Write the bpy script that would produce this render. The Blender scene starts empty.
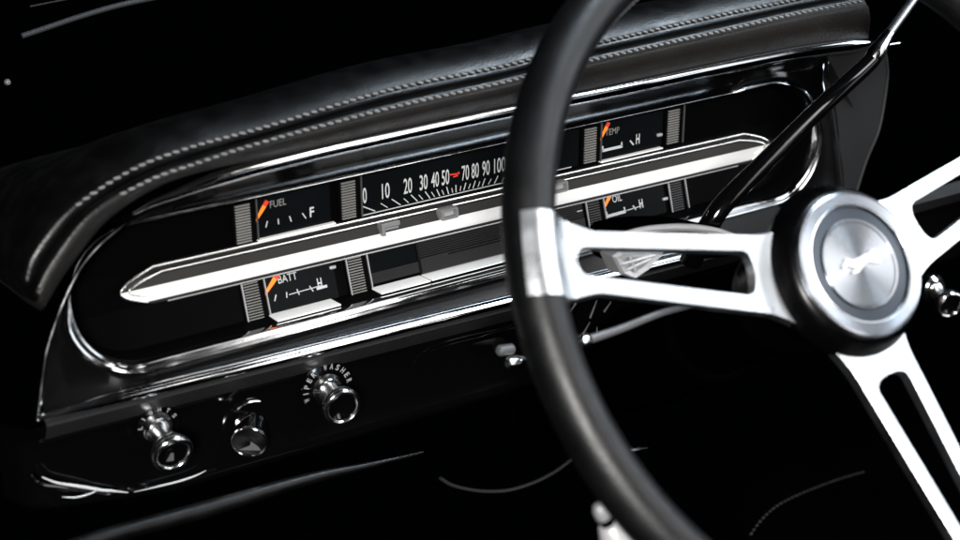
import bpy, math, random
from mathutils import Vector, Matrix, noise as mnoise
random.seed(7)
S = bpy.context.scene
COL = S.collection
PI = math.pi

# ------------------------------------------------------------------ camera pose
# dash frame: x = along the dash (to the right), y = into the dash, z = up; w = -y = towards the driver
YAW, PITCH, ROLL = 0.527250751, 0.293268052, -0.0891877751
CAM = Vector((-0.499498637, -0.858011508, 0.257965389))
FPX = 1599.9
fwd = Vector((math.sin(YAW)*math.cos(PITCH), math.cos(YAW)*math.cos(PITCH), -math.sin(PITCH)))
rgt = Vector((math.cos(YAW), -math.sin(YAW), 0))
upv = rgt.cross(fwd)
RGT = math.cos(ROLL)*rgt + math.sin(ROLL)*upv
UPV = -math.sin(ROLL)*rgt + math.cos(ROLL)*upv

def at(x, y, w):
    """point of the photograph (960 x 540) on the upright plane w metres in front of the gauge faces -> world"""
    d = RGT*((x-480)/FPX) - UPV*((y-270)/FPX) + fwd
    t = (-w - CAM.y)/d.y
    return CAM + d*t

def V(u, v, w):
    return Vector((u, -w, v))

# ------------------------------------------------------------------ materials
def mat(name, col, rough=.4, metal=0., spec=.5, grain=None, coat=0., coat_rough=.05, vary=0., rvary=0., aniso=0., stretch=None):
    m = bpy.data.materials.new(name); m.use_nodes = True
    nt = m.node_tree; b = nt.nodes['Principled BSDF']
    b.inputs['Base Color'].default_value = (*col, 1)
    b.inputs['Roughness'].default_value = rough
    b.inputs['Metallic'].default_value = metal
    b.inputs['Specular IOR Level'].default_value = spec
    b.inputs['Coat Weight'].default_value = coat
    b.inputs['Coat Roughness'].default_value = coat_rough
    b.inputs['Anisotropic'].default_value = aniso
    tc = nt.nodes.new('ShaderNodeTexCoord')
    src = tc.outputs['Object']
    if stretch:
        mp = nt.nodes.new('ShaderNodeMapping'); mp.inputs['Scale'].default_value = stretch
        nt.links.new(src, mp.inputs['Vector']); src = mp.outputs['Vector']
    if vary:
        n = nt.nodes.new('ShaderNodeTexNoise'); n.inputs['Scale'].default_value = 45; n.inputs['Detail'].default_value = 5
        nt.links.new(src, n.inputs['Vector'])
        mr = nt.nodes.new('ShaderNodeMapRange'); mr.inputs['To Min'].default_value = 1-vary; mr.inputs['To Max'].default_value = 1+vary
        nt.links.new(n.outputs['Fac'], mr.inputs['Value'])
        mx = nt.nodes.new('ShaderNodeVectorMath'); mx.operation = 'SCALE'
        mx.inputs[0].default_value = col
        nt.links.new(mr.outputs['Result'], mx.inputs['Scale'])
        nt.links.new(mx.outputs['Vector'], b.inputs['Base Color'])
    if rvary:
        n = nt.nodes.new('ShaderNodeTexNoise'); n.inputs['Scale'].default_value = 70; n.inputs['Detail'].default_value = 6
        nt.links.new(src, n.inputs['Vector'])
        mr = nt.nodes.new('ShaderNodeMapRange')
        mr.inputs['From Min'].default_value = .3; mr.inputs['From Max'].default_value = .7
        mr.inputs['To Min'].default_value = max(.01, rough-rvary); mr.inputs['To Max'].default_value = rough+rvary
        nt.links.new(n.outputs['Fac'], mr.inputs['Value'])
        nt.links.new(mr.outputs['Result'], b.inputs['Roughness'])
    if grain:
        kind, scale, strength, dist = grain
        if kind == 'leather':
            n = nt.nodes.new('ShaderNodeTexVoronoi'); n.inputs['Scale'].default_value = scale
            out = n.outputs['Distance']
        else:
            n = nt.nodes.new('ShaderNodeTexNoise'); n.inputs['Scale'].default_value = scale; n.inputs['Detail'].default_value = 4
            out = n.outputs['Fac']
        nt.links.new(src, n.inputs['Vector'])
        bp = nt.nodes.new('ShaderNodeBump'); bp.inputs['Strength'].default_value = strength; bp.inputs['Distance'].default_value = dist
        nt.links.new(out, bp.inputs['Height']); nt.links.new(bp.outputs['Normal'], b.inputs['Normal'])
        if coat: nt.links.new(bp.outputs['Normal'], b.inputs['Coat Normal'])
    return m

M = {}
M['chrome'] = mat('chrome', (.82, .83, .85), .09, 1, grain=('noise', 90, .14, .0010), stretch=(.25, 1, 1), rvary=.05)
M['chrome_clean'] = mat('polished_chrome', (.82, .83, .85), .14, 1, rvary=.06)
M['alu'] = mat('satin_aluminium', (.70, .725, .755), .30, 1, grain=('noise', 1400, .12, .0002), rvary=.05, vary=.05)
M['alu_cap'] = mat('spun_aluminium', (.33, .35, .385), .27, 1, aniso=.85, grain=('noise', 700, .06, .0002))
def radial(m):
    m.node_tree.nodes['Principled BSDF'].inputs['Anisotropic Rotation'].default_value = .25
    nt = m.node_tree; t = nt.nodes.new('ShaderNodeTangent'); t.direction_type = 'RADIAL'; t.axis = 'Z'
    nt.links.new(t.outputs['Tangent'], nt.nodes['Principled BSDF'].inputs['Tangent'])
M['alu_disc'] = mat('brushed_disc', (.27, .28, .30), .25, 1, aniso=.88, grain=('noise', 700, .06, .0002))
M['alu_dark'] = mat('grey_anodised', (.062, .071, .084), .32, 1, aniso=.6)
radial(M['alu_cap']); radial(M['alu_disc']); radial(M['alu_dark'])
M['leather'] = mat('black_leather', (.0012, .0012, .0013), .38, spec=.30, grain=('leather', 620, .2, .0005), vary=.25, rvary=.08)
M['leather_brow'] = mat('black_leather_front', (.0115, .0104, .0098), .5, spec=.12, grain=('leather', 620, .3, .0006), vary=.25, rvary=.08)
M['rim'] = mat('black_rim_leather', (.0014, .0016, .0020), .44, spec=.38, grain=('leather', 700, .2, .0004), vary=.25, rvary=.05)
M['thread'] = mat('grey_thread', (.15, .15, .147), .7, vary=.3)
M['gloss'] = mat('gloss_black_paint', (.0012, .0012, .0014), .10, spec=.4, coat=.2, coat_rough=.03, grain=('noise', 35, .12, .0015))
M['satin'] = mat('satin_black_paint', (.012, .012, .0125), .42, spec=.15, vary=.2, rvary=.08)
M['matte'] = mat('matte_black_plastic', (.0012, .0012, .0014), .6, spec=.02, vary=.2)
M['panel'] = mat('dark_grey_paint', (.011, .011, .0115), .5, spec=.12, vary=.12)
M['dial'] = mat('dial_black', (.0026, .0033, .0038), .25, spec=.07, vary=.2)
M['dial_dark'] = mat('dial_deep_black', (.0010, .0010, .0012), .3, spec=.03)
M['rib'] = mat('ribbed_grey_plastic', (.17, .168, .162), .38, spec=.5, vary=.3)
M['rib_lo'] = mat('ribbed_dark_plastic', (.05, .05, .052), .42, spec=.5, vary=.25)
M['white'] = mat('white_gleam_paint', (.80, .80, .79), .32, spec=.5, vary=.03)
M['knob'] = mat('knob_chrome', (.66, .67, .68), .17, 1, rvary=.05)
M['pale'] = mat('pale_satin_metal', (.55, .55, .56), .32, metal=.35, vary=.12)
M['moulding'] = mat('bright_moulding', (.80, .79, .78), .30, 1, rvary=.1)
M['bezel'] = mat('black_bezel_paint', (.0016, .0016, .0018), .22, spec=.35, grain=('noise', 40, .1, .001))
M['plate'] = mat('ribbed_plate_paint', (.012, .012, .0125), .4, spec=.2, vary=.15)
M['stalk'] = mat('worn_grey_stalk', (.085, .085, .09), .35, spec=.4, vary=.3)
M['soft_gloss'] = mat('soft_black_vinyl', (.0008, .0008, .0009), .42, spec=.30, rvary=.08)
M['void'] = mat('dull_black_metal', (.0004, .0004, .0005), .8, spec=0)
M['surround'] = mat('grey_surround_metal', (.20, .20, .205), .35, metal=.3, vary=.15)
M['hub'] = mat('black_hub_paint', (.0008, .0008, .0010), .26, spec=.2, rvary=.06)
M['gloss_dim'] = mat('dim_black_paint', (.0010, .0010, .0012), .14, spec=.12, grain=('noise', 35, .12, .0015))
M['strip'] = mat('dark_strip_paint', (.024, .026, .030), .4, spec=.3)
M['charcoal'] = mat('charcoal_facet_shade', (.027, .0262, .0255), .45, spec=.08, vary=.10, grain=('noise', 1500, .1, .0002))
M['ledge'] = mat('ledge_reflection_paint', (.82, .81, .79), .4, vary=.08)
M['ink'] = mat('white_dial_ink', (.40, .41, .41), .6)
M['ink_dim'] = mat('dim_dial_ink', (.16, .155, .15), .6, vary=.4)  # greyer, patchier ink than the other dial marks
M['hood'] = mat('lit_edge_grey', (.30, .29, .29), .35, spec=.4, vary=.2)
M['orange'] = mat('orange_needle', (.95, .22, .018), .5)
M['red'] = mat('red_needle', (.55, .035, .018), .5)
M['silver'] = mat('silver_plastic', (.34, .34, .35), .35, metal=.35, vary=.15)
M['rubber'] = mat('black_rubber', (.014, .014, .015), .55, spec=.2, vary=.2)

# ------------------------------------------------------------------ helpers
LOC = {}
def put(o, parent=None):
    COL.objects.link(o)
    if parent: o.parent = parent
    return o

def thing(name, label, cat, loc, group=None):
    o = bpy.data.objects.new(name, None); o.empty_display_size = .02
    o.location = loc; COL.objects.link(o)
    o['label'] = label; o['category'] = cat
    if group: o['group'] = group
    LOC[o] = Vector(loc)
    return o

def base(parent):
    while parent is not None and parent not in LOC: parent = parent.parent
    return LOC.get(parent, Vector((0, 0, 0)))

def mesh(name, vs, fs, m, parent=None, smooth=True, bevel=0, seg=2, angle=35, autosmooth=True):
    L = base(parent)
    me = bpy.data.meshes.new(name)
    me.from_pydata([tuple(Vector(v)-L) for v in vs], [], fs)
    me.validate(); me.update()
    import bmesh
    bm = bmesh.new(); bm.from_mesh(me)
    bmesh.ops.recalc_face_normals(bm, faces=bm.faces[:])
    bm.to_mesh(me); bm.free()
    ms = m if isinstance(m, (list, tuple)) else [m]
    for k in ms: me.materials.append(k)
    o = bpy.data.objects.new(name, me); put(o, parent)
    if smooth:
        for p in me.polygons: p.use_smooth = True
        if autosmooth and hasattr(me, 'set_sharp_from_angle'): me.set_sharp_from_angle(angle=math.radians(angle))
    if bevel:
        b = o.modifiers.new('bevel', 'BEVEL'); b.width = bevel; b.segments = seg; b.limit_method = 'ANGLE'; b.angle_limit = math.radians(30)
        b.harden_normals = False
    return o

class MB:
    def __init__(s): s.v = []; s.f = []
    def add(s, vs, fs):
        k = len(s.v); s.v += [Vector(v) for v in vs]; s.f += [tuple(i+k for i in f) for f in fs]
    def grid(s, rows, closed_u=False, closed_v=False):
        k = len(s.v); n = len(rows); m = len(rows[0])
        for r in rows: s.v += [Vector(p) for p in r]
        for i in range(n if closed_v else n-1):
            for j in range(m if closed_u else m-1):
                s.f.append((k+i*m+j, k+i*m+(j+1) % m, k+((i+1) % n)*m+(j+1) % m, k+((i+1) % n)*m+j))
    def cap(s, row):
        k = len(s.v); s.v += [Vector(p) for p in row]; s.f.append(tuple(range(k, k+len(row))))
    def tube(s, pts, r, n=10, cap=True):
        pts = [Vector(p) for p in pts]; rows = []; N = None
        for i, p in enumerate(pts):
            t = (pts[min(i+1, len(pts)-1)]-pts[max(i-1, 0)]).normalized()
            if N is None:
                a = Vector((0, 0, 1)) if abs(t.z) < .9 else Vector((1, 0, 0)); N = t.cross(a).normalized()
            N = (N-t*N.dot(t)).normalized(); B = t.cross(N)
            rr = r(i/(len(pts)-1)) if callable(r) else (r[i] if isinstance(r, (list, tuple)) else r)
            rows.append([p+rr*(math.cos(2*PI*k/n)*N+math.sin(2*PI*k/n)*B) for k in range(n)])
        s.grid(rows, closed_u=True)
        if cap: s.cap(rows[0]); s.cap(rows[-1])
    def box(s, O, ex, ey, ez):
        O = Vector(O)
        vs = [O+a*ex+b*ey+c*ez for c in (0, 1) for b in (0, 1) for a in (0, 1)]
        s.add(vs, [(0, 2, 3, 1), (4, 5, 7, 6), (0, 1, 5, 4), (2, 6, 7, 3), (0, 4, 6, 2), (1, 3, 7, 5)])
    def lathe(s, prof, O, ax, n=48, closed=False):
        O = Vector(O); ax = Vector(ax).normalized()
        a = Vector((0, 0, 1)) if abs(ax.z) < .9 else Vector((1, 0, 0))
        X = a.cross(ax).normalized(); Y = ax.cross(X)
        rows = [[O+ax*d+r*(math.cos(2*PI*k/n)*X+math.sin(2*PI*k/n)*Y) for k in range(n)] for d, r in prof]
        s.grid(rows, closed_u=True, closed_v=closed)
    def build(s, name, m, parent=None, **kw): return mesh(name, s.v, s.f, m, parent, **kw)

def spline(P, n=8):
    """Catmull-Rom through P"""
    P = [Vector(p) for p in P]; out = []
    for i in range(len(P)-1):
        p0 = P[max(i-1, 0)]; p1 = P[i]; p2 = P[i+1]; p3 = P[min(i+2, len(P)-1)]
        if i == 0: p0 = 2*p1-p2
        if i == len(P)-2: p3 = 2*p2-p1
        for k in range(n):
            t = k/n
            out.append(.5*((2*p1)+(p2-p0)*t+(2*p0-5*p1+4*p2-p3)*t*t+(3*p1-p0-3*p2+p3)*t**3))
    out.append(P[-1]); return out

def text(body, O, ex, ey, h, w, m, parent, name='lettering', thick=0.0, depth=.00015, mb=None):
    """letters centred on O, ex = reading direction, ey = up, cap height h, total width w"""
    c = bpy.data.curves.new('t', 'FONT'); c.body = body; c.size = 1; c.offset = thick; c.align_x = 'LEFT'; c.resolution_u = 4
    o = bpy.data.objects.new('t', c); COL.objects.link(o)
    bpy.context.view_layer.update()
    dg = bpy.context.evaluated_depsgraph_get()
    me = bpy.data.meshes.new_from_object(o.evaluated_get(dg))
    vs = [v.co.copy() for v in me.vertices]; fs = [tuple(p.vertices) for p in me.polygons]
    bpy.data.objects.remove(o); bpy.data.curves.remove(c); bpy.data.meshes.remove(me)
    x0 = min(v.x for v in vs); x1 = max(v.x for v in vs); y0 = min(v.y for v in vs); y1 = max(v.y for v in vs)
    ez = Vector(ex).cross(Vector(ey)).normalized()
    P = [Vector(O)+Vector(ex)*((v.x-(x0+x1)/2)/(x1-x0)*w)+Vector(ey)*((v.y-(y0+y1)/2)/(y1-y0)*h)+ez*depth for v in vs]
    if mb is not None: mb.add(P, fs); return None
    return mesh(name, P, fs, m, parent, smooth=False)

# ================================================================== INSTRUMENT CLUSTER
cl = thing('instrument_cluster', 'long chrome edged gauge cluster with a bar whose bright reflection is painted white and orange needles', 'gauge cluster', (0, 0, 0))

AL = math.radians(9.23)
UPN = Vector((0, -math.cos(AL), -math.sin(AL))); UPT = Vector((0, -math.sin(AL), math.cos(AL))); UP0 = V(0, .0105, 0)
LON = Vector((0, -math.cos(AL), math.sin(AL))); LOT = Vector((0, math.sin(AL), math.cos(AL))); LO0 = V(0, -.0105, 0)
EX = Vector((1, 0, 0))
def UF(u, t, n=0): return UP0+EX*(u/1000)+UPT*(t/1000)+UPN*(n/1000)     # millimetres on the upper gauge face
def LF(u, t, n=0): return LO0+EX*(u/1000)+LOT*(t/1000)+LON*(n/1000)     # ... on the lower gauge face

# --- opening outline (stadium), counter-clockwise from angle -pi
OC = V(-.0015, .0035, 0); OHW, OHH, OR = .2705, .0392, .0385
def opening(off, w, n=200):
    pts = []
    hw, hh, r = OHW+off, OHH+off, OR+off
    r = min(r, hh)
    for k in range(n):
        a = -PI+2*PI*k/n
        # ray / rounded rectangle, sampled evenly along the perimeter
        pts.append(a)
    # perimeter sampling
    L1 = 2*(hw-r); L2 = 2*(hh-r); A = PI*r/2; P = 2*L1+2*L2+4*A
    out = []
    for k in range(n):
        s = P*k/n
        segs = [(A, 'bl'), (L1, 'b'), (A, 'br'), (L2, 'r'), (A, 'tr'), (L1, 't'), (A, 'tl'), (L2, 'l')]
        for ln, nm in segs:
            if s <= ln+1e-9: break
            s -= ln
        f = s/ln if ln > 1e-9 else 0
        if nm == 'bl': a = PI+f*PI/2; q = (-hw+r+r*math.cos(a), -hh+r+r*math.sin(a))
        elif nm == 'b': q = (-hw+r+f*L1, -hh)
        elif nm == 'br': a = -PI/2+f*PI/2; q = (hw-r+r*math.cos(a), -hh+r+r*math.sin(a))
        elif nm == 'r': q = (hw, -hh+r+f*L2)
        elif nm == 'tr': a = f*PI/2; q = (hw-r+r*math.cos(a), hh-r+r*math.sin(a))
        elif nm == 't': q = (hw-r-f*L1, hh)
        elif nm == 'tl': a = PI/2+f*PI/2; q = (-hw+r+r*math.cos(a), hh-r+r*math.sin(a))
        else: q = (-hw, hh-r-f*L2)
        out.append(V(OC.x+q[0], OC.z+q[1], w))
    return out

NO = 240
def lipscale(p):
    # the chrome lip is broad along the bottom and the right end, a thin line along the top and the upper left
    u, v = p.x, p.z
    f = min(1, max(0, (.030-v)/.030)) if u < .2 else min(1, max(0, (.062-v)/.03))
    if u < -.22: f *= min(1, max(0, (.012-v)/.02))
    return .07+.93*f
prof = [(.0078, .0205), (.0070, .0240), (.0058, .0262), (.0045, .0258), (.0036, .0240), (.0030, .0243), (.0022, .0262), (.0010, .0258), (.0002, .0235), (-.0006, .0190)]
b0 = opening(0, 0, NO)
rows = []
for off, w in prof:
    lp = opening(off if off > 0 else 0, w, NO); row = []
    for k in range(NO):
        s = lipscale(b0[k]); p = b0[k].lerp(lp[k], s) if off > 0 else lp[k].copy()
        p.y = -(.0205+(w-.0205)*s) if off > 0 else -w
        row.append(p)
    rows.append(row)
mb = MB(); mb.grid(rows, closed_u=True)
mb.build('chrome_lip', M['chrome'], cl)

# --- housing wall behind the lip and back plate
mb = MB()
mb.grid([opening(0, .0192, NO), opening(-.0012, .010, NO), opening(-.002, -.006, NO)], closed_u=True)
mb.build('housing_wall', M['matte'], cl)
mb = MB()
mb.grid([[UF(-268, 42), UF(267, 42)], [UF(-268, 0), UF(267, 0)], [LF(-268, 0), LF(267, 0)], [LF(-268, -30), LF(267, -30)]])
mb.build('back_plate', M['dial_dark'], cl, smooth=False)

# --- bezel: from the lip out to the bead, the brow and the bottom trim
bead_px = [(37.5, 420), (40, 400), (44, 368), (47.5, 348), (58.7, 313.7), (72.5, 282.5), (85, 262), (100, 245), (117.5, 230), (126, 223.2)]
bead = spline([at(x, y, .022) for x, y in bead_px], 6)
outer_poly = [V(-.3005, -.0535, .022), V(-.2957, -.0405, .022)] + [at(x, y, .021) for x, y in bead_px[2:]] + \
    [V(-.222, .0535, .031), V(-.19, .0610, .039), V(-.15, .0625, .040), V(0, .0635, .040), V(.2, .0635, .040), V(.262, .0625, .040),
     V(.274, .056, .034), V(.2805, .040, .023), V(.2848, .0285, .021), V(.2900, .0120, .021), V(.2935, -.012, .021), V(.2975, -.048, .021), V(.2955, -.0605, .0235), V(0, -.0560, .0275), V(-.25, -.0495, .0255)]
def rayhit(c, d):
    best = None
    n = len(outer_poly)
    for i in range(n):
        a, b = outer_poly[i], outer_poly[(i+1) % n]
        ax, az, bx, bz = a.x-c[0], a.z-c[1], b.x-c[0], b.z-c[1]
        ex, ez = bx-ax, bz-az
        den = d[0]*ez-d[1]*ex
        if abs(den) < 1e-12: continue
        t = (ax*ez-az*ex)/den; s = (ax*d[1]-az*d[0])/den
        if t > 0 and -1e-6 <= s <= 1+1e-6:
            if best is None or t < best[0]: best = (t, a.lerp(b, s))
    return best[1]
lipout = rows[0]
outl = []
for k in range(NO):
    p = lipout[k]
    # cast from the nearest point of the mid line so that the long sides map straight across
    cu = max(-.225, min(.225, p.x)); cv = .0035
    dx, dz = p.x-cu, p.z-cv
    h = rayhit((cu, cv), (dx, dz))
    if (h-V(cu, cv, 0)).xz.length < (Vector((dx, dz))).length + .0004:
        h = p+Vector((0, .0008, .0))
    outl.append(h)
def mixrow(f, dw):
    return [lipout[k].lerp(outl[k], f)+Vector((0, -dw, 0)) for k in range(NO)]
mb = MB(); mb.grid([lipout, mixrow(.08, -.0012), mixrow(.5, -.0004), mixrow(.9, 0), outl], closed_u=True)
bz = mb.build('bezel', [M['bezel'], M['gloss_dim']], cl, angle=50)
for p in bz.data.polygons:
    if p.center.z > .02: p.material_index = 1

# --- chrome trims
mb = MB(); mb.tube(bead, lambda s: .0009+.0006*(1-s), 10); mb.build('edge_bead', M['chrome_clean'], cl)
bt = [(38, 419), (80, 408.5), (120, 398.5), (160, 388.5), (190, 381), (230, 371.5), (300, 354), (400, 329), (508, 302), (600, 279), (700, 254), (800, 230)]
btp = spline([at(x, y, .030) for x, y in bt], 10)
mb = MB()
rows2 = []
for i, p in enumerate(btp):
    s = min(1, .30+i/28)
    rows2.append([p+V(0, dv*s, dw*s) for dv, dw in [(.0040, -.005), (.0040, -.0008), (.0033, .0004), (.0022, .0002), (.0018, .0006), (.0008, .0020), (-.0010, .0022), (-.0026, .0012), (-.0034, -.0008), (-.0036, -.005)]])
mb.grid(rows2); mb.build('bottom_trim', M['chrome'], cl, angle=60)
tt = [(132, 214), (150, 204.5), (180, 193), (210, 182), (240, 173), (271, 164.5), (330, 150), (396, 135.5), (452, 123.5), (509, 111.5), (567, 100), (631, 87), (716, 68.5), (760, 59.5), (794, 53), (835, 47), (866, 43.5), (874, 42)]
ttp = spline([at(x, y, .0445) for x, y in tt], 8)
mb = MB(); rows2 = []
nT = len(ttp)
for i, p in enumerate(ttp):
    f = i/(nT-1)
    s = min(1, .25+f*4)*min(1, .15+(1-f)*9)
    s *= 1.25+.55*f
    rows2.append([p+V(0, dv*s, dw*s) for dv, dw in [(.0034, -.006), (.0036, -.001), (.0030, .0016), (.0016, .0028), (.0000, .0030), (-.0016, .0022), (-.0030, .0002), (-.0036, -.0026), (-.0036, -.007)]])
mb.grid(rows2); mb.build('top_trim', M['chrome'], cl, angle=60)
# thin bright lines along the top of the window
mb = MB()
mb.tube([V(-.232, .0440, .0205), V(.226, .0443, .0205)], .00022, 6)
mb.tube([V(-.222, .0468, .0232), V(-.05, .0478, .0232), V(.10, .0478, .0232)], .0002, 6)
mb.build('window_bead', M['chrome_clean'], cl)
# right hand border strip of the bezel
mb = MB()
rb = spline([V(.2770, .0535, .032), V(.2830, .0400, .0245), V(.2868, .0285, .0225), V(.2916, .0127, .0222), V(.2948, -.012, .0222), V(.2988, -.047, .0222)], 6)
mb.tube(rb, .0007, 8)
rb2 = [p+V(-.0048, -.0005, .0004) for p in rb]
mb.tube(rb2, .0006, 8)
mb.build('border_bead', M['chrome_clean'], cl)

# --- ribbed dividers
def divider(u, F, t0, t1, m):
    mb = MB()
    sg = 1 if t1 > t0 else -1
    # body
    mb.box(F(u-7, t0, .2), EX*.0150, (F(0, t1)-F(0, t0)), F(0, 0, 1.5)-F(0, 0, 0))
    o = mb.build('divider', M['matte'], cl, bevel=.0004, smooth=False)
    r = MB(); n = 14; L = abs(t1-t0)-2.2
    for k in range(n):
        a = t0+sg*(1.1+L*k/n); p = L/n*sg
        r.add([F(u-5.4, a, 1.7), F(u+3.9, a, 1.7), F(u+3.9, a+p*.12, 2.9), F(u-5.4, a+p*.12, 2.9), F(u+3.9, a+p*.42, 2.9), F(u-5.4, a+p*.42, 2.9), F(u+3.9, a+p*.52, 1.7), F(u-5.4, a+p*.52, 1.7)],
              [(0, 1, 2, 3), (3, 2, 4, 5), (5, 4, 6, 7), (0, 3, 5, 7), (1, 6, 4, 2)])
    r.build('ribs', m, o, smooth=False)
    e = MB()
    e.box(F(u+8.0, t0, .4), EX*.0007, F(0, t1)-F(0, t0), F(0, 0, 2.2)-F(0, 0, 0))
    if F is LF: e.box(F(u-6.6, t0, .4), EX*.0007, F(0, t1)-F(0, t0), F(0, 0, 2.4)-F(0, 0, 0))
    e.build('edge_strip', M['silver'] if F is LF else M['rib_lo'], o, smooth=False)
for u in (-159.5, -90, 90, 159.5):
    divider(u+.6, UF, 1.5, 28.5, M['rib'])
    divider(u+.6, LF, -.8, -26.3, M['rib_lo'] if u > 0 else M['rib'])

# --- bar across the middle
XL, XR, H = -.2395, .2425, .0112
def v0(u): return -.0008-.0085*u
barprof = [(.0112, .0), (.0112, .0036), (.0104, .0050), (.0094, .0052), (.0086, .0040), (.0080, .0041), (.0074, .0056), (.0062, .0058), (.0056, .0046)]
facet_up = [(.0056, .0046), (.0030, .0064), (.0004, .0082)]
facet_lo = [(.0004, .0082), (-.0030, .0068), (-.0062, .0056), (-.0090, .0044)]
barbot = [(-.0090, .0044), (-.0093, .0056), (-.0104, .0056), (-.0113, .0040), (-.0113, .0)]
def ends(v):
    a = min(1, abs(v)/H); g = .0215*a**1.9
    return XL+g, XR-g
def barstrip(prof, name, m, parent, sub=5, tipw=True):
    pp = []
    for i in range(len(prof)-1):
        for k in range(sub):
            t = k/sub; pp.append((prof[i][0]*(1-t)+prof[i+1][0]*t, prof[i][1]*(1-t)+prof[i+1][1]*t))
    pp.append(prof[-1])
    rows = []
    for v, w in pp:
        a, b = ends(v); row = []
        for k in range(41):
            u = a+(b-a)*k/40; row.append(V(u, v0(u)+v, w))
        rows.append(row)
    mb = MB(); mb.grid(rows)
    return mb.build(name, m, parent, angle=20)
bar = barstrip(barprof, 'trim_bar', M['satin'], cl)
barstrip(facet_up, 'shaded_facet', M['charcoal'], bar)  # darker reflection of the upper facet, painted as charcoal
barstrip(facet_lo, 'reflection_facet', M['white'], bar)  # bright reflection of the lower facet, painted white
barstrip(barbot, 'lower_edge', M['satin'], bar)
def moulding(name, inset, w, r, m, lo, hi):
    pts = []
    for k in range(-24, 25):
        v = (H-inset)*k/24; e = XL+inset*1.3+.0215*(abs(v)/(H-inset))**1.9; pts.append(V(e, v0(e)+v, w+.0022*(1-(abs(k)/24)**2)))
    right = []
    for k in range(24, -25, -1):
        v = (H-inset)*k/24; e = XR-inset*1.3-.0215*(abs(v)/(H-inset))**1.9; right.append(V(e, v0(e)+v, w+.0022*(1-(abs(k)/24)**2)))
    pts = pts[24+lo:]+right[:25-lo]
    mb = MB(); mb.tube(pts, r, 8); return mb.build(name, m, bar)
moulding('outer_moulding', .0004, .0046, .00075, M['moulding'], -20, 0)
moulding('inner_moulding', .0040, .0054, .00062, M['moulding'], -16, 0)
mb = MB(); mb.tube([V(-.212, v0(-.212)-H+.0004, .0048), V(.214, v0(.214)-H+.0004, .0048)], .0007, 8); mb.build('bottom_moulding', M['silver'], bar)

# indicator surrounds standing on the bar
def rrect(hw, hh, r, n=5):
    out = []
    for cx, cy, a0 in ((hw-r, hh-r, 0), (-hw+r, hh-r, 90), (-hw+r, -hh+r, 180), (hw-r, -hh+r, 270)):
        for k in range(n+1):
            a = math.radians(a0+90*k/n); out.append((cx+r*math.cos(a), cy+r*math.sin(a)))
    return out
def surround(u, v, full=True):
    mb = MB(); O = V(u, v, 0)
    def loop(hw, hh, r, w): return [O+V(x, y, w) for x, y in rrect(hw, hh, r)]
    if full:
        L = [loop(.0063, .0036, .0013, .0055), loop(.0063, .0036, .0013, .0118), loop(.0058, .0031, .0011, .0125), loop(.0046, .0022, .0008, .0125), loop(.0043, .0019, .0007, .0118), loop(.0042, .0018, .0006, .0085)]
        mb.grid(L, closed_u=True)
        fl_ = MB(); fl_.cap([p+V(0, 0, .0002) for p in L[-1]])
    else:
        # ribbed surround with an open lower right corner
        mb.box(O+V(-.0064, -.0040, .0050), EX*.0022, V(0, .0078, 0), V(0, 0, .0068))
        mb.box(O+V(-.0042, .0008, .0050), EX*.0106, V(0, .0030, 0), V(0, 0, .0066))
        mb.box(O+V(-.0042, -.0012, .0050), EX*.0100, V(0, .0014, 0), V(0, 0, .0055))
    mb.build('indicator_surround', M['surround'], bar, bevel=0 if full else .0003, smooth=full, angle=40)
    if full: fl_.build('indicator_lens', M['silver'], bar, smooth=False)
p = at(391, 228, .011); surround(p.x, p.z, False)
p = at(450, 213.6, .0118); surround(p.x, p.z)
p = at(560.5, 187.3, .0118); surround(p.x, p.z)

# --- gauges
def dial(name, F, u0, u1, t0, t1, m):
    mb = MB(); mb.box(F(u0, t0, .25), EX*((u1-u0)/1000), F(0, t1)-F(0, t0), F(0, 0, .5)-F(0, 0, 0))
    return mb.build(name, m, cl, smooth=False)
def stroke(mb, F, a, b, wd, n=.9):
    A = F(a[0], a[1], n); B = F(b[0], b[1], n); d = (B-A).normalized(); N = F(0, 0, 1)-F(0, 0, 0); s = d.cross(N).normalized()*wd/2000
    e = N.normalized()*.0002
    mb.add([A-s, A+s, B+s, B-s, A-s+e, A+s+e, B+s+e, B-s+e], [(0, 1, 2, 3), (4, 5, 6, 7), (0, 1, 5, 4), (1, 2, 6, 5), (2, 3, 7, 6), (3, 0, 4, 7)])
def needle(F, a, b, wd, dialobj):
    mb = MB(); A = Vector((*a, 0)); B = Vector((*b, 0)); q = A.lerp(B, .76)
    d = (B-A).normalized(); s = Vector((-d.y, d.x, 0))*wd/2
    def prism(mb, P, Q, w0, w1):
        c = [P-s*w0, P+s*w0, Q+s*w1, Q-s*w1]
        vs = [F(k.x, k.y, 1.2) for k in c]+[F(k.x, k.y, 1.6) for k in c]
        mb.add(vs, [(0, 1, 2, 3), (4, 5, 6, 7), (0, 1, 5, 4), (1, 2, 6, 5), (2, 3, 7, 6), (3, 0, 4, 7)])
    prism(mb, A, q, .45, 1.0); o = mb.build('needle', M['orange'], dialobj, smooth=False)
    mb = MB(); prism(mb, q, B, 1.0, 1.05); mb.build('needle_root', M['red'], dialobj, smooth=False)

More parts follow.
